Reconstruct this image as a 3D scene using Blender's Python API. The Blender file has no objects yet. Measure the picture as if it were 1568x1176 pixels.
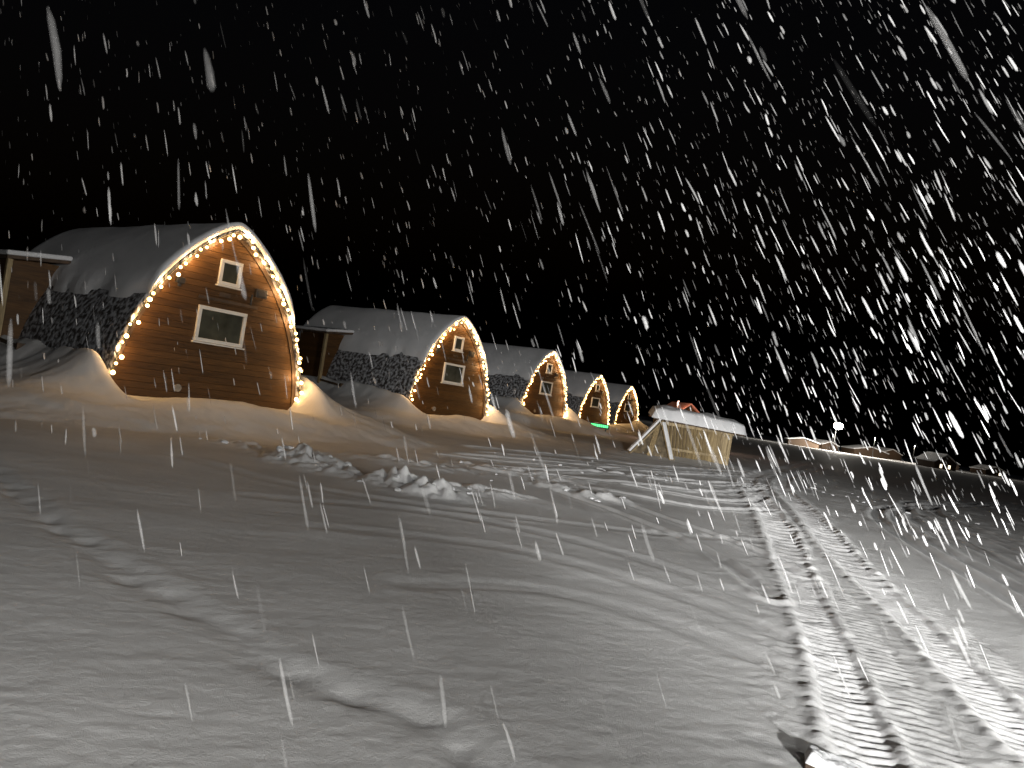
import bpy, math, random
import numpy as np
from mathutils import Vector, Matrix
random.seed(7); np.random.seed(7)
scene = bpy.context.scene

# ------------------------------------------------------------------ helpers
def new_mat(name):
    m = bpy.data.materials.new(name); m.use_nodes = True
    nt = m.node_tree
    for n in list(nt.nodes): nt.nodes.remove(n)
    out = nt.nodes.new('ShaderNodeOutputMaterial')
    return m, nt, out
def N(nt, t, **kw):
    n = nt.nodes.new(t)
    for k, v in kw.items():
        if k in n.inputs.keys(): n.inputs[k].default_value = v
        else: setattr(n, k, v)
    return n
def L(nt, a, b): nt.links.new(a, b)
def simple_mat(name, col, rough=.7, noise=0.25, scale=8, bump=.2, metal=0):
    m, nt, out = new_mat(name)
    p = N(nt, 'ShaderNodeBsdfPrincipled'); p.inputs['Roughness'].default_value = rough
    p.inputs['Metallic'].default_value = metal
    tc = N(nt, 'ShaderNodeTexCoord'); no = N(nt, 'ShaderNodeTexNoise'); no.inputs['Scale'].default_value = scale
    no.inputs['Detail'].default_value = 5
    L(nt, tc.outputs['Object'], no.inputs['Vector'])
    r = N(nt, 'ShaderNodeValToRGB')
    r.color_ramp.elements[0].color = tuple(c*(1-noise) for c in col)+(1,)
    r.color_ramp.elements[1].color = tuple(min(1, c*(1+noise)) for c in col)+(1,)
    r.color_ramp.elements[0].position = .3; r.color_ramp.elements[1].position = .7
    L(nt, no.outputs['Fac'], r.inputs['Fac']); L(nt, r.outputs['Color'], p.inputs['Base Color'])
    b = N(nt, 'ShaderNodeBump'); b.inputs['Strength'].default_value = bump; b.inputs['Distance'].default_value = .02
    L(nt, no.outputs['Fac'], b.inputs['Height']); L(nt, b.outputs['Normal'], p.inputs['Normal'])
    L(nt, p.outputs[0], out.inputs[0]); return m
def emit_mat(name, col, s):
    m, nt, out = new_mat(name)
    e = N(nt, 'ShaderNodeEmission'); e.inputs[0].default_value = col+(1,); e.inputs[1].default_value = s
    L(nt, e.outputs[0], out.inputs[0]); return m
def mesh_obj(name, verts, faces, mat=None, parent=None, smooth=False):
    me = bpy.data.meshes.new(name); me.from_pydata([tuple(v) for v in verts], [], faces); me.update()
    o = bpy.data.objects.new(name, me); scene.collection.objects.link(o)
    if mat: me.materials.append(mat)
    if parent: o.parent = parent
    if smooth: me.polygons.foreach_set('use_smooth', [True]*len(me.polygons))
    return o
class MB:
    def __init__(s): s.v=[]; s.f=[]
    def box(s, c, d, M=None, taper=1.0):
        b=len(s.v)
        for z in (-.5,.5):
            t = taper if z<0 else 1
            for x,y in ((-.5,-.5),(.5,-.5),(.5,.5),(-.5,.5)):
                p=Vector((x*d[0]*t,y*d[1]*t,z*d[2]))
                if M: p=M@p
                s.v.append(p+Vector(c))
        s.f += [(b,b+3,b+2,b+1),(b+4,b+5,b+6,b+7),(b,b+1,b+5,b+4),(b+1,b+2,b+6,b+5),(b+2,b+3,b+7,b+6),(b+3,b,b+4,b+7)]
    def beam(s, p0, p1, w, h):
        p0=Vector(p0); p1=Vector(p1); d=p1-p0
        q=d.to_track_quat('Z','Y').to_matrix()
        s.box((p0+p1)/2,(w,h,d.length),q)
    def obj(s,name,mat,parent=None,bevel=0,smooth=False):
        o=mesh_obj(name,s.v,s.f,mat,parent,smooth)
        if bevel:
            m=o.modifiers.new('b','BEVEL'); m.width=bevel; m.segments=2
        return o
def empty(name, loc=(0,0,0), rz=0):
    e=bpy.data.objects.new(name,None); e.location=loc; e.rotation_euler=(0,0,rz); e.empty_display_size=.3
    scene.collection.objects.link(e); return e

TAB=np.random.rand(256,256)
def vn(x,y,s=0):
    x=np.asarray(x,float)+s*17.3; y=np.asarray(y,float)+s*9.1
    xi=np.floor(x).astype(int); yi=np.floor(y).astype(int); fx=x-xi; fy=y-yi
    fx=fx*fx*(3-2*fx); fy=fy*fy*(3-2*fy)
    a=TAB[xi%256,yi%256]; b=TAB[(xi+1)%256,yi%256]; c=TAB[xi%256,(yi+1)%256]; d=TAB[(xi+1)%256,(yi+1)%256]
    return (a*(1-fx)+b*fx)*(1-fy)+(c*(1-fx)+d*fx)*fy-.5
def fbm(x,y,s=0,o=4):
    r=0;a=1;f=1
    for i in range(o):
        r=r+a*vn(x*f,y*f,s+i*3); a*=.5; f*=2.03
    return r
def sst(x,a,b):
    t=np.clip((x-a)/(b-a),0,1); return t*t*(3-2*t)

# ------------------------------------------------------------------ layout
CAB=[(-7.27,18.85,.08),(-2.6,33.4,.05),(2.25,51.,.35),(7.6,69.,.05),(13.4,87.7,.15)]
AX=math.radians(51.)
SX,SY=math.cos(AX),math.sin(AX)      # along facade
BX,BY=-SY,SX                          # towards the back
BLEN=9.0; HW=2.5; HT=4.5

def catmull(pts,n=10):
    P=[np.array(p,float) for p in pts]; P=[2*P[0]-P[1]]+P+[2*P[-1]-P[-2]]; out=[]
    for i in range(1,len(P)-2):
        for k in range(n):
            t=k/n; a,b,c,d=P[i-1:i+3]
            out.append(.5*((2*b)+(-a+c)*t+(2*a-5*b+4*c-d)*t*t+(-a+3*b-3*c+d)*t**3))
    out.append(P[-2]); return np.array(out)
def near(x,y,line,lim):
    m=(x>line[:,0].min()-lim)&(x<line[:,0].max()+lim)&(y>line[:,1].min()-lim)&(y<line[:,1].max()+lim)
    idx=np.nonzero(m)[0]; px=x[idx]; py=y[idx]
    best=np.full(len(idx),1e9); arc=np.zeros(len(idx)); sg=np.zeros(len(idx)); acc=0
    for i in range(len(line)-1):
        ax,ay=line[i]; dx,dy=line[i+1]-line[i]; l=math.hypot(dx,dy)
        if l<1e-6: continue
        t=np.clip(((px-ax)*dx+(py-ay)*dy)/(l*l),0,1)
        ex=px-ax-t*dx; ey=py-ay-t*dy; d=np.hypot(ex,ey); k=d<best
        best[k]=d[k]; arc[k]=acc+t[k]*l; sg[k]=(np.sign(dx*ey-dy*ex))[k]; acc+=l
    k=best<lim
    return idx[k],best[k]*sg[k],arc[k]

T1=catmull([(30,75),(19,50),(12.6,36),(8.95,27.8),(5.6,15.3),(4.1,10.3),(2.95,6.33),(2.25,4.17),(1.4,1),(.9,-2)])
T2=catmull([(32,75),(20.5,50),(13.6,36),(9.75,26.7),(7.1,17.2),(5.64,12.3),(4.5,7.87),(4.0,6.05),(3.65,4.8),(2.9,1.5),(2.5,-2)])
RL=[catmull(p) for p in (
    [(30,45),(16,29),(10.3,20.9),(7.08,10.1),(6,6),(5,0),(4,-5)],
    [(31,45),(16.6,29),(10.8,20.9),(7.6,10.1),(6.6,6),(5.6,0),(4.6,-5)],
    [(34,45),(19,33),(13.2,25),(11.6,16.7),(10,11),(8,2)],
    [(35,45),(20,33),(14.3,25),(12.7,16.7),(11,11),(9,2)],
    [(32,45),(17.8,31),(12,22.5),(9.6,14),(8.4,8),(7,1)])]
LL=[(catmull(p),w,d) for p,w,d in (
    ([(1.2,15),(2.3,13.2),(3.05,10.8),(3.1,8.3)],.13,.022),
    ([(2.2,15.5),(3.3,13.2),(3.95,11.5),(4.1,10)],.13,.02),
    ([(-3,9.6),(-.5,10.4),(1.6,9.6),(3.2,7.6)],.2,.009),
    ([(-1.8,8.4),(.2,8.8),(1.8,7.9),(2.9,6.6)],.2,.008),
    ([(-.6,6.6),(.5,7.1),(1.6,6.7),(2.6,5.6)],.22,.008),
    ([(-5,12),(-2,10.8),(2,11.6),(4.4,12.5)],.2,.01),
    ([(0,18),(3.5,21),(6.5,23.5),(9,26)],.2,.045),
    ([(-1,20),(3.5,23),(6.6,26),(9.2,29)],.2,.045),
    ([(-1,23),(3,26),(6.5,28.5),(10,32)],.2,.045),
    ([(1,17.5),(4,19),(6,20.5),(8.3,24)],.2,.04),
    ([(3,18),(5,18),(6.2,19),(7.5,21.5)],.15,.035),
    ([(-1.5,19),(2,20.6),(5.5,21.6),(8.6,25)],.16,.035),
    ([(-.5,21.5),(3.5,24.4),(6.6,27),(9.6,30.5)],.16,.035),
    ([(2.5,16.5),(4.2,16.2),(5.4,16.8),(6.5,18)],.15,.03))]
FOOT=catmull([(-6.6,9.6),(-5.2,8.2),(-3.86,6.85),(-2.31,5.45),(-1.47,4.8),(-1.03,4.3),(-.29,4.05),(.1,3.66),(.6,3.0)])
LIT=None  # painted brightness: light caught by rough tracks, put into the snow colour
def height(x,y):
    global LIT
    x=np.asarray(x,float).ravel(); y=np.asarray(y,float).ravel()
    LIT=np.zeros(len(x))
    r=np.hypot(x,y)
    h=.08*fbm(x/7,y/7,1,3)*np.clip(r/8,.3,1.4)*(1-.75*sst(x-.12*y,.5,4))
    h+=.25*fbm(x/120,y/120,5,3)*sst(r,60,250)
    xr=x*.9+y*.3; yr=-x*.3+y*.95
    h+=.013*fbm(xr/1.9,yr/.7,2,3)*(.4+sst(r,3,10)*.6)
    h+=.0040*fbm(xr/.28,yr/.10,3,3)*np.clip(12/(r+1),0,1)
    h+=.0035*fbm(x/.09,y/.06,4,2)*np.clip(8/(r+1),0,1)
    for (cx,cy,cz) in CAB:
        s=(x-cx)*SX+(y-cy)*SY; b=(x-cx)*BX+(y-cy)*BY
        wob=.35*fbm(s/1.6,b/1.6,int(cx*3)%9,3)
        ds=np.maximum(np.abs(s)-2.6,0); db=np.maximum(-b,0); dbk=np.maximum(b-BLEN,0)
        e=np.sqrt(db**2+(ds*.9)**2+dbk**2)+wob*1.4
        hf=(cz+.24)*(1-sst(e,1.6,3.7))
        ws=sst(np.abs(s),2.2,2.9)
        sc=np.where(s<0,.75,1.2)
        hs=1.15*np.exp(-(ds/sc)**1.15)*ws*sst(b,-1.9,.35)*np.exp(-dbk/1.5)
        lump=.24*np.exp(-((s+.2)/1.9)**2-((b+1.3)/1.)**2)
        h+=hf+hs*(1+wob*.6)+lump*(1+wob*2)
        k=(e<4.5)
        h[k]+=.06*fbm(x[k]/.6,y[k]/.6,7,4)*(1-sst(e[k],2.8,4.5))
    for (cx,cy,rx,ry,a) in ((-3.35,13.5,.65,.45,.30),(-2.9,12.9,.5,.35,.20),(-1.5,12.6,.7,.45,.28),(-.9,12.0,.5,.35,.24),(-.2,13.2,1.,.5,.10),
                            (2.05,15.1,.6,.35,.16),(1.3,15.6,.6,.3,.12),(-2.1,15.6,1.2,.6,.12),(.3,17,2.,.9,.10),(-4.4,14.4,1.0,.5,.12)):
        g=np.exp(-((x-cx)/rx)**2-((y-cy)/ry)**2)
        k=g>.01
        h[k]+=g[k]*a*(.35+1.7*np.abs(fbm(x[k]/.4,y[k]/.4,6,4)))
        LIT=np.maximum(LIT,g*.6)
    k=(x>-1)&(x<45)&(y>16)&(y<60)
    w=sst(x[k],-1,3)*sst(y[k],16,20)*(1-sst(y[k],50,60))
    h[k]+=w*.05*np.abs(fbm(x[k]/.8,y[k]/.8,7,4))
    k=(x>6)&(x<60)&(y>5)&(y<60)
    w=sst(x[k],7,11)*(1-sst(x[k],45,60))*(1-sst(y[k],50,60))
    h[k]+=w*.09*np.abs(fbm(x[k]/1.3,y[k]/2.2,8,4))
    h+=.22*np.exp(-(((x-8.7)/2.6)**2+((y-34.6)/2.0)**2)**1.5)
    for T,sd in ((T1,1),(T2,-1)):
        i,d,a=near(x,y,T,1.3)
        dd=d
        jag=.03*fbm(a/.16,a*0+sd,9,2)
        far=sst(y[i],8,15)
        ad=np.abs(dd+jag)/(1+.45*far)
        dep=np.clip(.7+.8*fbm(a/1.6,a*0+sd*3,4,2),.35,1.2)
        rut=-.020*(1-sst(ad,.14,.21))*dep*(1+.5*far)
        tread=.0075*np.sin(2*np.pi*(a/.12+np.abs(dd)*2.6))*(1-sst(ad,.12,.18))*(1-far)
        tread+=.020*np.sin(2*np.pi*(a/.42+np.abs(dd)*1.5))*(1-sst(ad,.16,.24))*far*(.7+fbm(a/.6,dd/.2,7,2))
        berm=.013*np.exp(-((ad-.24)/.05)**2)*(1+2.0*fbm(a/.13,dd*3,2,3))*(1+1.2*far)
        d2=dd-.42
        ad2=np.abs(d2)
        strip=(-.006+.009*np.sin(2*np.pi*(a/.13-ad2*1.5))*(.6+fbm(a/.4,dd/.3,3,2)))*(1-sst(ad2,.12,.22))*(1-far)
        rough=.010*fbm(a/.10,dd/.10,4,3)*(1-sst(ad,.45,.8))
        h[i]+=rut+tread+berm+strip+rough
        c=(1-sst(ad,.15,.27))*.95+.3*(1-sst(ad2,.14,.26))*(.6+.8*np.abs(fbm(a/.15,dd/.1,5,2)))
        LIT[i]=np.maximum(LIT[i],c*(.8+.5*fbm(a/.3,dd/.15,6,3)*(1-.6*far)+.2*far))
    for T in RL:
        i,d,a=near(x,y,T,.7); ad=np.abs(d)
        h[i]+=-.038*(1-sst(ad,.1,.18))+.024*np.exp(-((ad-.26)/.09)**2)+.006*np.sin(2*np.pi*a/.17)*(1-sst(ad,.08,.14))
        LIT[i]=np.maximum(LIT[i],.6*np.exp(-((ad-.22)/.09)**2)*(1+.8*fbm(a/.6,d*2,3,2)))
    for T,w,dep in LL:
        i,d,a=near(x,y,T,w*4); ad=np.abs(d)
        h[i]+=-dep*(1-sst(ad,w*.3,w))+dep*.8*np.exp(-((ad-w*1.4)/(w*.5))**2)*(1+fbm(a/.5,ad,5,2))
        LIT[i]=np.maximum(LIT[i],min(1,dep*14)*np.exp(-((ad-w)/(w*.6))**2)*(.8+1.2*fbm(a/.9,d*2,3,2)))
    i,d,a=near(x,y,FOOT,.7)
    var=np.clip(.6+1.1*fbm(a/.9,a*0,8,2),.1,1.3)
    ph=np.mod(a+.12*fbm(a/.5,a*0,3,1),.40)-.20; side=np.where(np.mod(np.floor(a/.40),2)>0,.05,-.05)
    dw=d+.06*fbm(a/.3,d/.3,4,2)
    g=np.exp(-((dw-side)/.09)**2-(ph/.13)**2)
    h[i]+=-.026*g*var-.022*np.exp(-(dw/.14)**2)+.008*np.exp(-((dw-.26)/.1)**2)*(1+fbm(a/.3,d,5,2))+.005*fbm(a/.1,d/.1,6,2)*np.exp(-(d/.25)**2)
    LIT=np.clip(LIT,0,1)
    return h
def hz(x,y): return float(height([x],[y])[0])

# ------------------------------------------------------------------ materials
def snow_mat(name,lo,hi,lit_paint=False):
    m,nt,out=new_mat(name)
    p=N(nt,'ShaderNodeBsdfPrincipled'); p.inputs['Roughness'].default_value=.75
    p.inputs['Specular IOR Level'].default_value=.25
    tc=N(nt,'ShaderNodeTexCoord')
    n1=N(nt,'ShaderNodeTexNoise'); n1.inputs['Scale'].default_value=28; n1.inputs['Detail'].default_value=6; n1.inputs['Roughness'].default_value=.65
    n2=N(nt,'ShaderNodeTexNoise'); n2.inputs['Scale'].default_value=.7; n2.inputs['Detail'].default_value=4
    n3=N(nt,'ShaderNodeTexNoise'); n3.inputs['Scale'].default_value=160; n3.inputs['Detail'].default_value=2
    for n in (n1,n2,n3): L(nt,tc.outputs['Object'],n.inputs['Vector'])
    r=N(nt,'ShaderNodeValToRGB'); r.color_ramp.elements[0].color=lo+(1,); r.color_ramp.elements[1].color=hi+(1,)
    r.color_ramp.elements[0].position=.3; r.color_ramp.elements[1].position=.7
    L(nt,n2.outputs['Fac'],r.inputs['Fac']); col=r.outputs[0]
    if lit_paint:
        at=N(nt,'ShaderNodeAttribute'); at.attribute_name='painted_light'
        mx=N(nt,'ShaderNodeMixRGB'); mx.inputs[2].default_value=(.88,.88,.88,1); L(nt,at.outputs['Fac'],mx.inputs[0]); L(nt,col,mx.inputs[1]); col=mx.outputs[0]  # paler albedo imitates light on the rough track snow
    L(nt,col,p.inputs['Base Color'])
    b=N(nt,'ShaderNodeBump'); b.inputs['Strength'].default_value=.4; b.inputs['Distance'].default_value=.015
    b2=N(nt,'ShaderNodeBump'); b2.inputs['Strength'].default_value=.75; b2.inputs['Distance'].default_value=.006
    L(nt,n1.outputs['Fac'],b.inputs['Height']); L(nt,n3.outputs['Fac'],b2.inputs['Height'])
    L(nt,b.outputs[0],b2.inputs['Normal']); L(nt,b2.outputs[0],p.inputs['Normal'])
    L(nt,p.outputs[0],out.inputs[0]); return m
GSNOW=snow_mat('ground_snow',(.54,.54,.535),(.67,.67,.665),True)
SNOW=snow_mat('snow',(.60,.61,.62),(.75,.75,.76))
def plank_mat(name,c0,c1,pitch=.15,axis=2):
    m,nt,out=new_mat(name)
    p=N(nt,'ShaderNodeBsdfPrincipled'); p.inputs['Roughness'].default_value=.6; p.inputs['Specular IOR Level'].default_value=.3
    tc=N(nt,'ShaderNodeTexCoord'); sp=N(nt,'ShaderNodeSeparateXYZ'); L(nt,tc.outputs['Object'],sp.inputs[0])
    d=N(nt,'ShaderNodeMath',operation='DIVIDE'); d.inputs[1].default_value=pitch; L(nt,sp.outputs[axis],d.inputs[0])
    a=N(nt,'ShaderNodeMath',operation='ADD'); a.inputs[1].default_value=50; L(nt,d.outputs[0],a.inputs[0])
    fl=N(nt,'ShaderNodeMath',operation='FLOOR'); L(nt,a.outputs[0],fl.inputs[0])
    wn=N(nt,'ShaderNodeTexWhiteNoise',noise_dimensions='1D'); L(nt,fl.outputs[0],wn.inputs['W'])
    mp=N(nt,'ShaderNodeMapping'); mp.inputs['Scale'].default_value=(1.2,4,14) if axis==2 else (14,14,1.2)
    L(nt,tc.outputs['Object'],mp.inputs[0])
    no=N(nt,'ShaderNodeTexNoise'); no.inputs['Scale'].default_value=2.5; no.inputs['Detail'].default_value=7; L(nt,mp.outputs[0],no.inputs['Vector'])
    mx=N(nt,'ShaderNodeMath',operation='MULTIPLY_ADD'); mx.inputs[1].default_value=.25; L(nt,wn.outputs['Value'],mx.inputs[0]); L(nt,no.outputs['Fac'],mx.inputs[2])
    r=N(nt,'ShaderNodeValToRGB'); r.color_ramp.elements[0].color=c0+(1,); r.color_ramp.elements[1].color=c1+(1,)
    r.color_ramp.elements[0].position=.35; r.color_ramp.elements[1].position=.9
    L(nt,mx.outputs[0],r.inputs[0]); L(nt,r.outputs[0],p.inputs['Base Color'])
    b=N(nt,'ShaderNodeBump'); b.inputs['Strength'].default_value=.3; b.inputs['Distance'].default_value=.01
    L(nt,no.outputs['Fac'],b.inputs['Height']); L(nt,b.outputs['Normal'],p.inputs['Normal'])
    L(nt,p.outputs[0],out.inputs[0]); return m
WOOD=plank_mat('stained_pine_boards',(.042,.0185,.004),(.102,.047,.011))
WOOD_RAW=plank_mat('raw_boards',(.14,.10,.05),(.42,.32,.17),.16,0)
TARP=simple_mat('weathered_ply',(.13,.10,.06),.8,.5,5)
WOOD_DARK=simple_mat('dark_wood',(.06,.035,.018),.7,.4,6)
WHITE=simple_mat('white_frame',(.62,.61,.57),.5,.06,5,.05)
BLACK=simple_mat('black_metal',(.02,.02,.02),.5)
CABLE=simple_mat('cable',(.01,.02,.01),.6)
def glass():
    m,nt,out=new_mat('window_glass')
    p=N(nt,'ShaderNodeBsdfPrincipled'); p.inputs['Roughness'].default_value=.12; 
    tc=N(nt,'ShaderNodeTexCoord'); no=N(nt,'ShaderNodeTexNoise'); no.inputs['Scale'].default_value=3; L(nt,tc.outputs['Object'],no.inputs['Vector'])
    r=N(nt,'ShaderNodeValToRGB'); r.color_ramp.elements[0].color=(.015,.015,.01,1); r.color_ramp.elements[1].color=(.10,.10,.075,1)
    L(nt,no.outputs['Fac'],r.inputs[0]); L(nt,r.outputs[0],p.inputs['Base Color']); L(nt,p.outputs[0],out.inputs[0]); return m
GLASS=glass()
def shingle():
    m,nt,out=new_mat('shingles_with_frozen_snow')
    p=N(nt,'ShaderNodeBsdfPrincipled'); p.inputs['Roughness'].default_value=.8
    uv=N(nt,'ShaderNodeUVMap'); 
    br=N(nt,'ShaderNodeTexBrick'); br.inputs['Scale'].default_value=1; br.inputs['Brick Width'].default_value=.3; br.inputs['Row Height'].default_value=.18
    br.inputs['Mortar Size'].default_value=.012; br.inputs['Color1'].default_value=(.030,.026,.022,1); br.inputs['Color2'].default_value=(.055,.045,.04,1); br.inputs['Mortar'].default_value=(.01,.01,.01,1)
    L(nt,uv.outputs[0],br.inputs['Vector'])
    no=N(nt,'ShaderNodeTexNoise'); no.inputs['Scale'].default_value=7; no.inputs['Detail'].default_value=5; L(nt,uv.outputs[0],no.inputs['Vector'])
    r=N(nt,'ShaderNodeValToRGB'); r.color_ramp.elements[0].position=.42; r.color_ramp.elements[1].position=.62
    L(nt,no.outputs['Fac'],r.inputs[0])
    mx=N(nt,'ShaderNodeMixRGB'); mx.inputs[2].default_value=(.42,.43,.45,1); L(nt,r.outputs[0],mx.inputs[0]); L(nt,br.outputs['Color'],mx.inputs[1])
    L(nt,mx.outputs[0],p.inputs['Base Color'])
    b=N(nt,'ShaderNodeBump'); b.inputs['Distance'].default_value=.03; b.inputs['Strength'].default_value=.4; L(nt,r.outputs[0],b.inputs['Height']); L(nt,b.outputs[0],p.inputs['Normal'])
    L(nt,p.outputs[0],out.inputs[0]); return m
SHINGLE=shingle()
BULB=emit_mat('warm_bulb',(1,.55,.17),22)

# ------------------------------------------------------------------ ground
def build_ground():
    fr=np.radians(np.linspace(-62,62,860,endpoint=False)); bk=np.radians(np.linspace(62,298,120,endpoint=False))
    th=np.concatenate([fr,bk])
    r=np.concatenate([np.linspace(.4,1.5,14,endpoint=False),np.geomspace(1.5,60,860,endpoint=False),np.geomspace(60,2500,90)])
    R,T=np.meshgrid(r,th,indexing='ij'); X=(R*np.sin(T)).ravel(); Y=(R*np.cos(T)).ravel()
    Z=height(X,Y); ch=np.append(LIT,0).astype(np.float32)
    nr,nt=len(r),len(th)
    co=np.empty((nr*nt+1,3)); co[:-1,0]=X; co[:-1,1]=Y; co[:-1,2]=Z; co[-1]=(0,0,Z[:nt].mean())
    i=np.arange(nr-1)[:,None]; j=np.arange(nt)[None,:]; j2=(j+1)%nt
    q=np.stack([i*nt+j,i*nt+j2,(i+1)*nt+j2,(i+1)*nt+j],-1).reshape(-1,4)[:,::-1]
    tri=np.stack([np.full(nt,nr*nt),(np.arange(nt)+1)%nt,np.arange(nt)],-1)[:,::-1]
    loops=np.concatenate([q.ravel(),tri.ravel()])
    me=bpy.data.meshes.new('snowy_ground'); me.vertices.add(len(co)); me.vertices.foreach_set('co',co.ravel())
    me.loops.add(len(loops)); me.loops.foreach_set('vertex_index',loops.astype(np.int32))
    me.polygons.add(len(q)+len(tri))
    st=np.concatenate([np.arange(len(q))*4,len(q)*4+np.arange(len(tri))*3]); me.polygons.foreach_set('loop_start',st.astype(np.int32))
    me.polygons.foreach_set('use_smooth',np.ones(len(st),bool))
    me.update(calc_edges=True)
    at=me.attributes.new('painted_light','FLOAT','POINT'); at.data.foreach_set('value',ch)
    o=bpy.data.objects.new('snowy_ground',me); scene.collection.objects.link(o); me.materials.append(GSNOW)
build_ground()

# ------------------------------------------------------------------ cabins
def prof(n=40):
    pts=[(HW*1.0,-.6)]
    for k in range(n+1):
        t=k/n; zf=math.sin(t*math.pi/2)
        w=max(0,1-zf**2.1)**.78
        pts.append((HW*w,HT*zf))
    return pts
def full_profile():
    p=prof(); return [(-x,z) for x,z in p]+[(x,z) for x,z in p[::-1][1:]]
FP=np.array(full_profile())
dP=np.gradient(FP,axis=0); nrm=np.stack([-dP[:,1],dP[:,0]],-1); nrm/=np.linalg.norm(nrm,axis=1)[:,None]
if nrm[len(FP)//2,1]<0: nrm=-nrm
ARC=np.concatenate([[0],np.cumsum(np.linalg.norm(np.diff(FP,axis=0),axis=1))])
def wz(z):
    zf=max(0,min(1,z/HT)); return HW*max(0,1-zf**2.1)**.78
GREYP=simple_mat('grey_plastic',(.25,.22,.18))

def cabin(i,cx,cy,cz):
    E=empty('arched_wooden_cabin',(cx,cy,cz),AX)
    rnd=random.Random(i+3)
    ys=[-.14]+list(np.linspace(.0,BLEN,19)); n=len(FP)
    V=[];F=[];UV=[]
    off=.07
    for y in ys:
        for k in range(n):
            V.append((FP[k,0]+nrm[k,0]*off,y,FP[k,1]+nrm[k,1]*off)); UV.append((y,ARC[k]))
    for a in range(len(ys)-1):
        for k in range(n-1): F.append((a*n+k,a*n+k+1,(a+1)*n+k+1,(a+1)*n+k))
    b=len(V)
    for y in (-.14,.05):
        for k in range(n): V.append((FP[k,0]-nrm[k,0]*.03,y,FP[k,1]-nrm[k,1]*.03)); UV.append((y,ARC[k]+.1))
    for k in range(n-1):
        F.append((k,b+k,b+k+1,k+1)); F.append((b+k,b+n+k,b+n+k+1,b+k+1))
    o=mesh_obj('roof_shell',V,F,SHINGLE,E,True)
    uvl=o.data.uv_layers.new(name='UVMap')
    for lp in o.data.loops: uvl.data[lp.index].uv=UV[lp.vertex_index]
    mesh_obj('back_wall',[(x,BLEN-.02,z) for x,z in FP],[tuple(range(n))],WOOD_DARK,E)
    mesh_obj('wall_backing',[(x*.99,.03,z*.995) for x,z in FP],[tuple(range(n))],WOOD_DARK,E)
    m=MB(); z=-.6; pit=.15
    while z<HT-.03:
        z1=min(z+pit-.005,HT-.01); w0=wz(z)-.01; w1=wz(z1)-.01; dy=rnd.uniform(-.002,.002)
        b=len(m.v); c=.005
        for (yy,ins) in ((.028,0),(-.014+dy,0),(-.018+dy,c)):
            m.v+= [Vector((-w0+ins,yy,z+ins)),Vector((w0-ins,yy,z+ins)),Vector((max(w1-ins,.005),yy,z1-ins)),Vector((-max(w1-ins,.005),yy,z1-ins))]
        for q in (0,4):
            for e in range(4): m.f.append((b+q+e,b+q+(e+1)%4,b+q+4+(e+1)%4,b+q+4+e))
        m.f.append((b+8,b+9,b+10,b+11)); z+=pit
    m.obj('plank_front_wall',WOOD,E)
    V=[];F=[]
    rows=[(.0-.03,-.05),(-.14,-.05),(-.14,-.025),]
    for (of,y) in rows:
        for k in range(n): V.append((FP[k,0]+nrm[k,0]*of,y,FP[k,1]+nrm[k,1]*of))
    for a in range(2):
        for k in range(n-1): F.append((a*n+k,(a+1)*n+k,(a+1)*n+k+1,a*n+k+1))
    mesh_obj('barge_board',V,F,WOOD_DARK,E)
    def window(zc,w,h,name,s0=0):
        fr=MB(); t=.085
        for sx in (-1,1): fr.box((s0+sx*(w/2-t/2),-.055,zc),(t,.07,h-2*t-.002))
        for sz in (-1,1): fr.box((s0,-.057,zc+sz*(h/2-t/2)),(w,.074,t))
        fr.obj(name+'_frame',WHITE,E,.008)
        g=MB(); g.box((s0,-.035,zc),(w-2*t+.01,.02,h-2*t+.01)); g.obj(name+'_glass',GLASS,E)
        s=MB(); s.box((s0,-.07,zc-h/2-.025),(w+.08,.12,.035)); s.obj(name+'_sill',WHITE,E,.006)
    window(2.15,1.28,.86,'lower_window',-.02)
    window(3.47,.58,.62,'upper_window',.0)
    t=MB(); t.box((.08,-.045,2.78),(1.6,.05,.07)); t.box((-.05,-.04,2.93),(.3,.03,.1)); t.obj('lintel_board',WOOD_DARK,E)
    t=MB()
    t.box((-1.22,-.08,3.05),(.20,.09,.14)); t.box((-1.22,-.06,2.94),(.08,.05,.08))
    t.box((.90,-.08,3.15),(.32,.10,.22)); t.box((.90,-.14,3.15),(.25,.02,.15)); t.box((.68,-.05,2.95),(.04,.05,.28))
    t.obj('wall_lantern_and_vent',BLACK,E,.01)
    bpy.ops.mesh.primitive_cylinder_add(vertices=20,radius=.09,depth=.05,location=(0,0,0)); c=bpy.context.object
    c.name='vent_cap'; c.data.materials.append(GREYP); c.parent=E; c.location=(-.85,-.04,.55); c.rotation_euler=(math.pi/2,0,0)
    sel=[k for k in range(n) if FP[k,1]>2.2]
    V=[];F=[]
    yy=[(-.16,.0),(-.21,.35),(-.22,.7),(-.18,1.0)]+[(y,1.0) for y in np.linspace(0,BLEN,60)]+[(BLEN+.1,.6),(BLEN+.08,0)]
    for (y,kf) in yy:
        edge=2.5+.35*float(fbm(np.array([y*1.3]),np.array([3.]),i,3)[0])
        for k in sel:
            zz=FP[k,1]; q=(zz-edge)/.5
            th=.15*min(1,max(0,q))**.5
            th*= (1+.25*float(fbm(np.array([y*.5]),np.array([ARC[k]*.7]),i,3)[0]))
            of=(.072 if q>0 else .04)+th*kf
            V.append((FP[k,0]+nrm[k,0]*of,y,FP[k,1]+nrm[k,1]*of))
    ns=len(sel)
    for a in range(len(yy)-1):
        for k in range(ns-1): F.append((a*ns+k,a*ns+k+1,(a+1)*ns+k+1,(a+1)*ns+k))
    mesh_obj('roof_snow',V,F,SNOW,E,True)
    import bmesh
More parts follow.
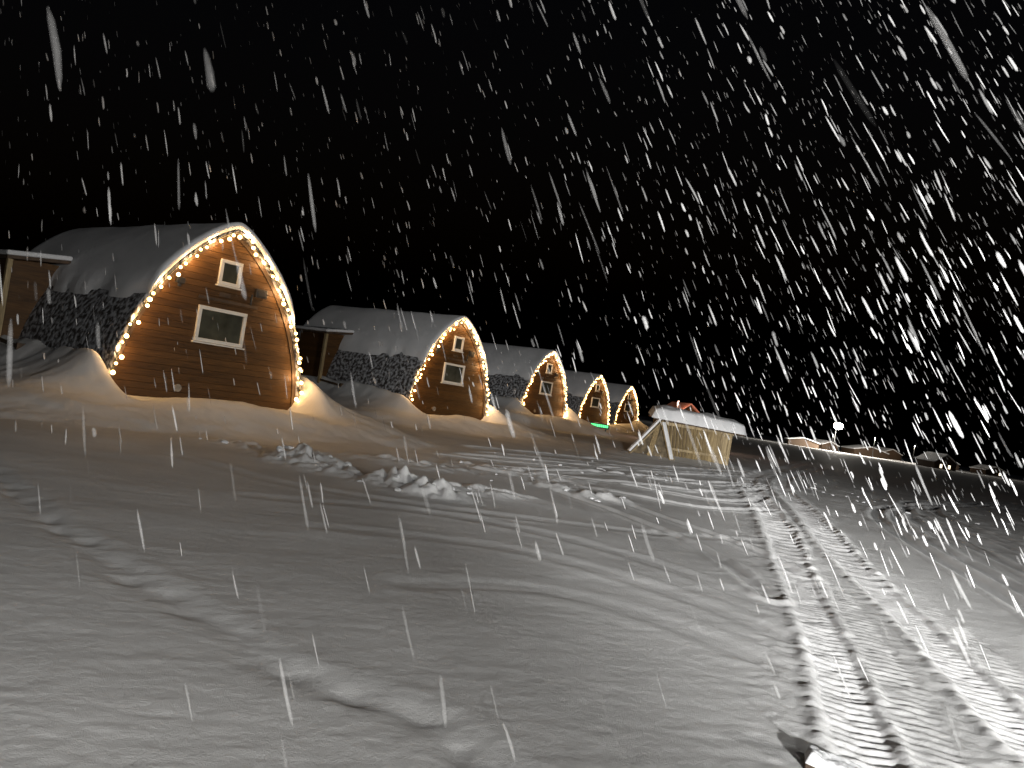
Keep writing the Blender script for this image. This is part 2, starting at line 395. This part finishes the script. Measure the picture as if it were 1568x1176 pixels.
    bm=bmesh.new(); L0=ARC[1]+.05; L1=ARC[-2]-.05; s=L0; cab=[]; sub=1 if i else 2
    rad=[.046,.052,.06,.068,.074][i]; cnt=0
    while s<L1:
        ss=s+rnd.uniform(-.05,.05)
        x=np.interp(ss,ARC,FP[:,0]); z=np.interp(ss,ARC,FP[:,1]); nx=np.interp(ss,ARC,nrm[:,0]); nz=np.interp(ss,ARC,nrm[:,1])
        of=rnd.uniform(-.12,.06)
        P=(x+nx*of,-.22+rnd.uniform(-.03,.03),z+nz*of)
        if cnt%5==2:
            li=bpy.data.lights.new('bulb_lamp','POINT'); li.energy=15; li.color=(1,.60,.28); li.shadow_soft_size=rad*.9
            lo=bpy.data.objects.new('bulb_lamp',li); lo.location=P; lo.parent=E; scene.collection.objects.link(lo)
        else:
            bmesh.ops.create_icosphere(bm,subdivisions=sub,radius=rad*rnd.uniform(.6,1.15),matrix=Matrix.Translation(P))
        cnt+=1
        cab.append((x,-.165,z)); s+=rnd.uniform(.11,.22)
    me=bpy.data.meshes.new('light_bulbs'); bm.to_mesh(me); bm.free(); me.materials.append(BULB)
    o=bpy.data.objects.new('light_bulbs',me); scene.collection.objects.link(o); o.parent=E
    cu=bpy.data.curves.new('light_cable','CURVE'); cu.dimensions='3D'; cu.bevel_depth=.009
    spn=cu.splines.new('POLY'); spn.points.add(len(cab)-1)
    for q,p in enumerate(cab): spn.points[q].co=(*p,1)
    o=bpy.data.objects.new('light_cable',cu); scene.collection.objects.link(o); o.parent=E; cu.materials.append(CABLE)
    # side entrance on the long left side
    d=MB(); d.box((-2.3,6.3,1.35),(1.3,1.7,3.6)); d.obj('side_entrance_wall',WOOD,E)
    Mr=Matrix.Rotation(math.radians(-7),3,'Y')
    d=MB(); d.box((-2.45,6.1,3.18),(1.5,2.3,.09),Mr); d.obj('side_entrance_roof',WOOD_DARK,E,.01)
    d=MB(); d.box((-2.45,6.1,3.29),(1.56,2.36,.13),Mr); d.obj('side_entrance_roof_snow',SNOW,E,.05)
    d=MB(); d.beam((-3.1,5.05,-.4),(-3.1,5.05,3.05),.12,.12); d.obj('porch_post',WOOD_RAW,E)
    d=MB(); d.beam((-3.1,5.05,1.0),(-3.1,3.5,.9),.05,.09); d.beam((-3.1,3.5,-.3),(-3.1,3.5,1.),.09,.09); d.beam((-3.1,5.0,.1),(-3.1,3.55,.85),.05,.08)
    d.beam((-2.6,3.5,-.3),(-2.6,3.5,1.),.09,.09); d.beam((-3.1,3.5,.95),(-2.6,3.5,.95),.05,.09)
    d.obj('porch_rail',WOOD_DARK,E)
for i,(x,y,z) in enumerate(CAB): cabin(i,x,y,z)

# ------------------------------------------------------------------ wooden shed
E=empty('wooden_shed',(8.35,34.4,hz(8.35,33.2)-.15),math.radians(-6))
m=MB(); rr=random.Random(2)
for k in range(20):
    x=-1.5+3.0*(k+.5)/20; xb=x*.93+.1
    m.beam((xb,-.95+rr.uniform(-.01,.01),-.3),(x,-1.05+rr.uniform(-.01,.01),1.62),.14,.03)
for k in range(12):
    y=-1.0+2.0*(k+.5)/12
    for sx in (-1,1): m.beam((sx*1.5*.93+.1,y*.95,-.3),(sx*1.5,y,1.62),.03,.16)
m.box((0,1.02,.7),(3.0,.04,1.9)); m.obj('plank_walls',WOOD_RAW,E)
m=MB(); m.box((0.05,0,.66),(2.78,1.8,1.85)); m.obj('inner_lining',WOOD_DARK,E)
m=MB()
for x in (-1.4,-.1,1.42): m.beam((x*.93+.1,-1.02,-.3),(x,-1.11,1.6),.1,.05)
m.box((0,-1.12,1.5),(3.1,.05,.12)); m.box((.05,-1.06,.45),(2.9,.04,.1)); m.obj('battens',WOOD_RAW,E)
Mr=Matrix.Rotation(math.radians(2.),3,'Y')@Matrix.Rotation(math.radians(4),3,'X')
m=MB(); m.box((0.02,0,1.68),(3.9,2.6,.07),Mr); m.obj('roof_boards',WOOD_DARK,E)
def snow_slab(name,c,d,M,par,seed):
    nx,ny=30,20; V=[];F=[]
    for lay in (0,1):
        for a in range(nx+1):
            for b in range(ny+1):
                u=a/nx*2-1; v=b/ny*2-1
                e=(1-abs(u)**14)*(1-abs(v)**10); z=-.5*d[2]+lay*d[2]*(max(e,0)**.4)*(1+.3*float(fbm(np.array([u*3]),np.array([v*2.]),seed,3)[0]))
                V.append(M@Vector((u*d[0]/2*(1+.01*lay),v*d[1]/2,z))+Vector(c))
    o=(nx+1)*(ny+1)
    for a in range(nx):
        for b in range(ny):
            i=a*(ny+1)+b; F.append((o+i,o+i+ny+1,o+i+ny+2,o+i+1)); F.append((i,i+1,i+ny+2,i+ny+1))
    return mesh_obj(name,V,F,SNOW,par,True)
snow_slab('roof_snow',(0.02,0,1.94),(4.05,2.75,.48),Mr,E,3)
m=MB()
m.beam((-1.55,-1.2,1.6),(-2.9,-1.5,-.2),.28,.05); m.beam((-1.5,-1.4,1.5),(-.9,-2.1,-.2),.30,.05)
m.beam((-2.5,-.6,.5),(-1.5,-1.6,.3),.12,.04); m.beam((-1.7,-1.25,1.4),(-1.95,-1.85,-.2),.22,.04)
m.obj('leaning_boards',WOOD_RAW,E)
mesh_obj('leaning_sheet',[(-1.5,-1.0,1.62),(-2.85,-1.2,-.2),(-1.9,-1.6,-.2),(-1.0,-1.85,-.2),(-1.45,-1.12,1.55)],[(0,1,2,4),(4,2,3)],TARP,E)
m=MB(); m.beam((-1.65,-1.25,1.68),(-2.8,-1.52,.1),.28,.09); m.beam((-1.5,-1.48,1.55),(-1.0,-2.08,.05),.20,.07); m.obj('board_snow',SNOW,E,.03)

# ------------------------------------------------------------------ houses
def house(name,x,y,w,d,h,rh,rz,zoff=0,roofsnow=True,wallmat=None,roofmat=None,win=None):
    E=empty(name,(x,y,hz(x,y)-.2+zoff),rz)
    m=MB(); m.box((0,0,h/2),(w,d,h)); m.obj('walls',wallmat or WOOD_DARK,E)
    o=.3
    V=[(-w/2,-d/2,h),(w/2,-d/2,h),(0,-d/2,h+rh*.93),(-w/2,d/2,h),(w/2,d/2,h),(0,d/2,h+rh*.93)]
    mesh_obj('gables',V,[(0,1,2),(3,5,4)],wallmat or WOOD_DARK,E)
    t=.22 if roofsnow else .08
    V=[]
    for yy in (-d/2-o,d/2+o):
        V+=[(-w/2-o,yy,h-o*rh/(w/2)),(0,yy,h+rh),(w/2+o,yy,h-o*rh/(w/2)),(w/2+o,yy,h-o*rh/(w/2)+t),(0,yy,h+rh+t),(-w/2-o,yy,h-o*rh/(w/2)+t)]
    F=[(0,5,4,1),(1,4,3,2),(6,7,10,11),(7,8,9,10),(5,11,10,4),(4,10,9,3),(0,1,7,6),(1,2,8,7),(0,6,11,5),(2,3,9,8)]
    mesh_obj('roof',V,F,roofmat or SNOW,E)
    if win:
        g=MB()
        for wx in win: g.box((wx,-d/2-.02,h*.6),(.7,.05,.9))
        g.obj('lit_windows',emit_mat('lit_window',(1,.85,.6),3.5),E)
        f=MB()
        for wx in win:
            for sx in (-1,1): f.box((wx+sx*.39,-d/2-.03,h*.6),(.08,.08,1.06))
        f.obj('window_frames',WHITE,E)
    return E
REDROOF=simple_mat('reddish_roof',(.50,.22,.15),.6,.2,4)
house('small_hut',13.3,60,3.0,3.,2.15,1.15,math.radians(12),0,False,WOOD,REDROOF)
E=empty('hut_lamp',(12.4,57.,0)); li=bpy.data.lights.new('hut_bulb','POINT'); li.energy=200; li.color=(1,.62,.45); li.shadow_soft_size=.09
lo=bpy.data.objects.new('hut_bulb',li); lo.location=(0,0,3.0); lo.parent=E; scene.collection.objects.link(lo)
m=MB(); m.beam((0,.2,-.5),(0,.2,3.2),.09,.09); m.beam((0,.2,3.15),(0,-.1,3.18),.05,.05); m.obj('pole',BLACK,E)

house('village_house',112,200,7,6,2.6,2.0,.3,-.6,True,None,None,(-1.5,1.2))
house('village_house',92,240,9,7,1.8,1.0,-.2); house('village_house',122,262,12,8,2.0,1.4,.1); house('village_house',141,288,10,8,2.3,1.6,.4)
house('village_house',150,262,7,7,2.2,1.5,-.4); house('village_house',106,258,8,6,1.9,1.2,.5); house('village_house',176,280,9,7,2.2,1.5,.2,-.3,True,None,None,(1.6,))
for (x,y,z,p,c) in ((116,243,6,8000,(1,.92,.82)),(142,268,6,6000,(1,.88,.75)),(104,246,5,4000,(1,.9,.8))):
    E=empty('yard_lamp',(x,y,0)); li=bpy.data.lights.new('yard_bulb','POINT'); li.energy=p; li.color=c; li.shadow_soft_size=.3
    lo=bpy.data.objects.new('bulb',li); lo.location=(0,0,z); lo.parent=E; scene.collection.objects.link(lo)
    m=MB(); m.beam((0,.3,-2),(0,.3,z+.2),.14,.14); m.beam((0,.3,z+.2),(0,-.1,z+.3),.08,.08); m.obj('pole',BLACK,E)

def street_lamp(x,y,z,p):
    g=hz(x,y); E=empty('street_lamp',(x,y,0))
    bpy.ops.mesh.primitive_cone_add(vertices=12,radius1=.16,radius2=.08,depth=z-g+1,location=(0,.9,(z+g-1)/2)); c=bpy.context.object; c.name='pole'; c.parent=E; c.data.materials.append(BLACK)
    m=MB(); m.beam((0,.9,z),(0,-.1,z+.9),.1,.1); m.box((0,-.3,z+1.0),(.5,1.0,.16)); m.obj('arm_and_head',BLACK,E)
    bpy.ops.mesh.primitive_uv_sphere_add(segments=16,ring_count=8,radius=1.3,location=(0,-.35,z)); c=bpy.context.object; c.name='lamp_globe'; c.parent=E; c.scale=(1,1,.8); c.data.materials.append(emit_mat('lamp_globe_glow',(1,.95,.85),100))
    li=bpy.data.lights.new('lamp_light','POINT'); li.energy=p; li.color=(1,.93,.82); li.shadow_soft_size=.6
    lo=bpy.data.objects.new('lamp_light',li); lo.location=(0,-2.0,z-.4); lo.parent=E; scene.collection.objects.link(lo)
street_lamp(99,232,7.8,40000)

# green LED sign
E=empty('led_sign',(6.5,54,hz(6.5,54)+.03),math.radians(8))
m=MB(); m.box((0,0,.12),(1.4,.12,.34)); m.beam((-.5,.05,-.5),(-.5,.05,.2),.06,.06); m.beam((.5,.05,-.5),(.5,.05,.2),.06,.06); m.obj('housing',BLACK,E,.01)
m=MB()
for k in range(9): 
    x=-.56+k*.14; m.box((x,-.07,.12),(.1,.02,.17)); 
m.obj('green_letters',emit_mat('green_led',(.10,1,.25),2.6),E)

# snow covered board stub close to the camera
E=empty('snow_covered_board',(1.98,4.12,hz(1.98,4.12)-.03),math.radians(-20))
m=MB(); m.box((.03,0,.02),(.30,.13,.05),Matrix.Rotation(.15,3,'Y')); m.obj('board',WOOD_DARK,E,.006)
snow_slab('snow',(.035,0,.07),(.30,.15,.06),Matrix.Rotation(.15,3,'Y'),E,5)

# loose snow chunks
import bmesh
bm=bmesh.new(); rr=random.Random(11)
for (cx,cy,r,n,sz) in ((-3.35,13.4,.6,8,.09),(-1.4,12.4,.8,12,.10),(2.0,15,.8,9,.05),(.3,16.5,2.5,10,.04),(-4.6,14.6,1.2,5,.06),(3.2,22,4,20,.05),(13,26,6,34,.06)):
    for k in range(n):
        x=cx+rr.gauss(0,r*.5); y=cy+rr.gauss(0,r*.35); s=sz*rr.uniform(.25,1.2)
        M=Matrix.Translation((x,y,hz(x,y)))@Matrix.Rotation(rr.uniform(0,6),4,'Z')@Matrix.Rotation(rr.uniform(-.5,.5),4,'X')@Matrix.Diagonal((s*rr.uniform(.9,1.8),s,s*rr.uniform(.4,.7),1))
        r_=bmesh.ops.create_icosphere(bm,subdivisions=3,radius=1,matrix=M)
        ox=rr.uniform(0,50)
        cen=Vector((x,y,M.translation.z))
        for v in r_['verts']:
            q=v.co-cen; f=float(fbm(np.array([q.x/s*.9+ox+q.z/s*.7]),np.array([q.y/s*.9+ox-q.z/s*.7]),1,2)[0])
            v.co=cen+q*(1+f*.7)
me=bpy.data.meshes.new('snow_chunks'); bm.to_mesh(me); bm.free(); me.materials.append(SNOW)
o=bpy.data.objects.new('snow_chunks',me); scene.collection.objects.link(o)

# ------------------------------------------------------------------ falling snow
def falling_snow(Nn=12500):
    rs=np.random.RandomState(5)
    a1=rs.uniform(-52,52,Nn); a2=rs.normal(29,12,Nn); pick=rs.rand(Nn)<.42
    az=np.radians(np.where(pick,a2,a1)); el=np.radians(rs.uniform(-12,50,Nn)); r=4+44*rs.rand(Nn)**.9
    nb=420
    az[:nb]=np.radians(rs.uniform(-50,50,nb)); el[:nb]=np.radians(rs.uniform(-38,45,nb)); r[:nb]=rs.uniform(1.6,6,nb)
    x=r*np.sin(az)*np.cos(el); y=r*np.cos(az)*np.cos(el); z=1.7+r*np.sin(el)
    k=(z>.25); x,y,z,r=x[k],y[k],z[k],r[k]; n=len(x)
    d=np.array([-.40,.316,.86]); D=d[None,:]+rs.normal(0,.04,(n,3)); D/=np.linalg.norm(D,axis=1)[:,None]
    Ln=np.exp(rs.normal(math.log(.17),.33,n)); Ln=np.clip(Ln,.07,.32)
    R=np.exp(rs.normal(math.log(.0078),.42,n)); R=np.clip(R,.003,.022)*np.clip(r/9,.65,1.35)
    Ln=np.where(r<6,np.clip(Ln,.07,.2)*.9,Ln)
    A=np.cross(D,[0,1,0]); A/=np.linalg.norm(A,axis=1)[:,None]; B=np.cross(D,A)
    S=7; rings=((-.47,.45),(-.36,.85),(-.05,1),(.3,.85),(.46,.42)); nv=2+S*len(rings)
    C=np.stack([x,y,z],-1); V=np.zeros((n,nv,3)); 
    V[:,0]=C-D*Ln[:,None]/2; V[:,-1]=C+D*Ln[:,None]/2
    bend=rs.normal(0,.5,(n,1))
    for ring,(t,rf) in enumerate(rings):
        rj=(rf*(1+rs.normal(0,.12,n)))
        for q in range(S):
            a=q*2*math.pi/S; V[:,1+ring*S+q]=C+D*(Ln*t)[:,None]+(A*math.cos(a)+B*math.sin(a))*(R*rj)[:,None]+A*(R[:,None]*bend*(t*t-.1)*2)
    f=[];last=1+S*(len(rings)-1)
    for q in range(S):
        q2=(q+1)%S; f.append((0,1+q2,1+q)); f.append((nv-1,last+q,last+q2))
    fq=[]
    for ring in range(len(rings)-1):
        for q in range(S): q2=(q+1)%S; fq.append((1+ring*S+q,1+ring*S+q2,1+S+ring*S+q2,1+S+ring*S+q))
    base=(np.arange(n)*nv)[:,None,None]
    ft=(np.array(f)[None]+base).reshape(-1,3); fq=(np.array(fq)[None]+base).reshape(-1,4)
    loops=np.concatenate([ft.ravel(),fq.ravel()]).astype(np.int32)
    me=bpy.data.meshes.new('falling_snow'); me.vertices.add(n*nv); me.vertices.foreach_set('co',V.ravel())
    me.loops.add(len(loops)); me.loops.foreach_set('vertex_index',loops)
    me.polygons.add(len(ft)+len(fq)); me.polygons.foreach_set('loop_start',np.concatenate([np.arange(len(ft))*3,len(ft)*3+np.arange(len(fq))*4]).astype(np.int32))
    me.polygons.foreach_set('use_smooth',np.ones(len(ft)+len(fq),bool))
    me.update(calc_edges=True)
    at=me.attributes.new('opac','FLOAT','POINT')
    op=np.clip(rs.beta(1.5,2.4,n),.06,1)*np.clip((r/9)**.9,.24,1)
    prof=np.array([0]+[.35]*S+[.85]*S+[1]*S+[.85]*S+[.35]*S+[0])
    at.data.foreach_set('value',(op[:,None]*prof[None,:]).ravel().astype(np.float32))
    m,nt,out=new_mat('falling_flakes')
    a=N(nt,'ShaderNodeAttribute'); a.attribute_name='opac'
    lw=N(nt,'ShaderNodeLayerWeight'); lw.inputs[0].default_value=.5
    iv=N(nt,'ShaderNodeMath',operation='SUBTRACT'); iv.inputs[0].default_value=1.0; L(nt,lw.outputs['Facing'],iv.inputs[1])
    mu=N(nt,'ShaderNodeMath',operation='MULTIPLY'); L(nt,iv.outputs[0],mu.inputs[0]); L(nt,a.outputs['Fac'],mu.inputs[1])
    df=N(nt,'ShaderNodeBsdfDiffuse'); df.inputs[0].default_value=(.92,.92,.92,1)
    tl=N(nt,'ShaderNodeBsdfTranslucent'); tl.inputs[0].default_value=(.92,.92,.92,1)
    m1=N(nt,'ShaderNodeMixShader'); m1.inputs[0].default_value=.35; L(nt,df.outputs[0],m1.inputs[1]); L(nt,tl.outputs[0],m1.inputs[2])
    tr=N(nt,'ShaderNodeBsdfTransparent'); m2=N(nt,'ShaderNodeMixShader')
    L(nt,mu.outputs[0],m2.inputs[0]); L(nt,tr.outputs[0],m2.inputs[1]); L(nt,m1.outputs[0],m2.inputs[2]); L(nt,m2.outputs[0],out.inputs[0])
    me.materials.append(m)
    o=bpy.data.objects.new('falling_snow',me); scene.collection.objects.link(o)
falling_snow()

# ------------------------------------------------------------------ lights
def spot(name,loc,tgt,p,col,size,blend,rad):
    li=bpy.data.lights.new(name,'SPOT'); li.energy=p; li.color=col; li.spot_size=math.radians(size); li.spot_blend=blend; li.shadow_soft_size=rad
    o=bpy.data.objects.new(name,li); o.location=loc; o.rotation_euler=(Vector(tgt)-Vector(loc)).to_track_quat('-Z','Y').to_euler(); scene.collection.objects.link(o)
spot('added_fill_flood',(24,-14,5.8),(1,18,1),19000,(1,.98,.94),75,.8,.25)  # unseen lamp added as even base light from behind right
spot('added_far_beam',(2.6,-6,2.5),(10.8,25,4.9),21000,(1,.99,.97),66,.85,.08)
spot('added_far_beam',(2.0,-6,2.8),(9.4,30,1.4),30000,(1,.99,.97),22,1,.08)  # extra unseen spot added to brighten the distant tracks
spot('added_far_beam',(0.6,-3.5,2.4),(-3.2,4.6,0),2100,(1,.98,.95),78,1,.08)  # extra unseen spot added to lift the near left ground

w=bpy.data.worlds.new('World'); scene.world=w; w.use_nodes=True
nt=w.node_tree; bg=nt.nodes['Background']
sky=nt.nodes.new('ShaderNodeTexSky'); sky.sky_type='NISHITA'; sky.sun_disc=False; sky.sun_elevation=math.radians(-4); sky.sun_rotation=math.radians(200)
nt.links.new(sky.outputs[0],bg.inputs[0]); bg.inputs[1].default_value=.09

# ------------------------------------------------------------------ camera
cam=bpy.data.cameras.new('camera'); cam.sensor_width=36; cam.lens=27.07; cam.clip_start=.05; cam.clip_end=5000
co=bpy.data.objects.new('camera',cam); scene.collection.objects.link(co)
p=math.radians(.8); ro=math.radians(9)
f=Vector((0,math.cos(p),math.sin(p))); u0=Vector((0,-math.sin(p),math.cos(p))); X=Vector((1,0,0))
r=X*math.cos(ro)+u0*math.sin(ro); u=-X*math.sin(ro)+u0*math.cos(ro)
M=Matrix((r,u,-f)).transposed().to_4x4(); M.translation=Vector((0,0,1.7)); co.matrix_world=M
scene.camera=co
scene.view_settings.view_transform='Standard'; scene.view_settings.look='None'; scene.view_settings.exposure=0
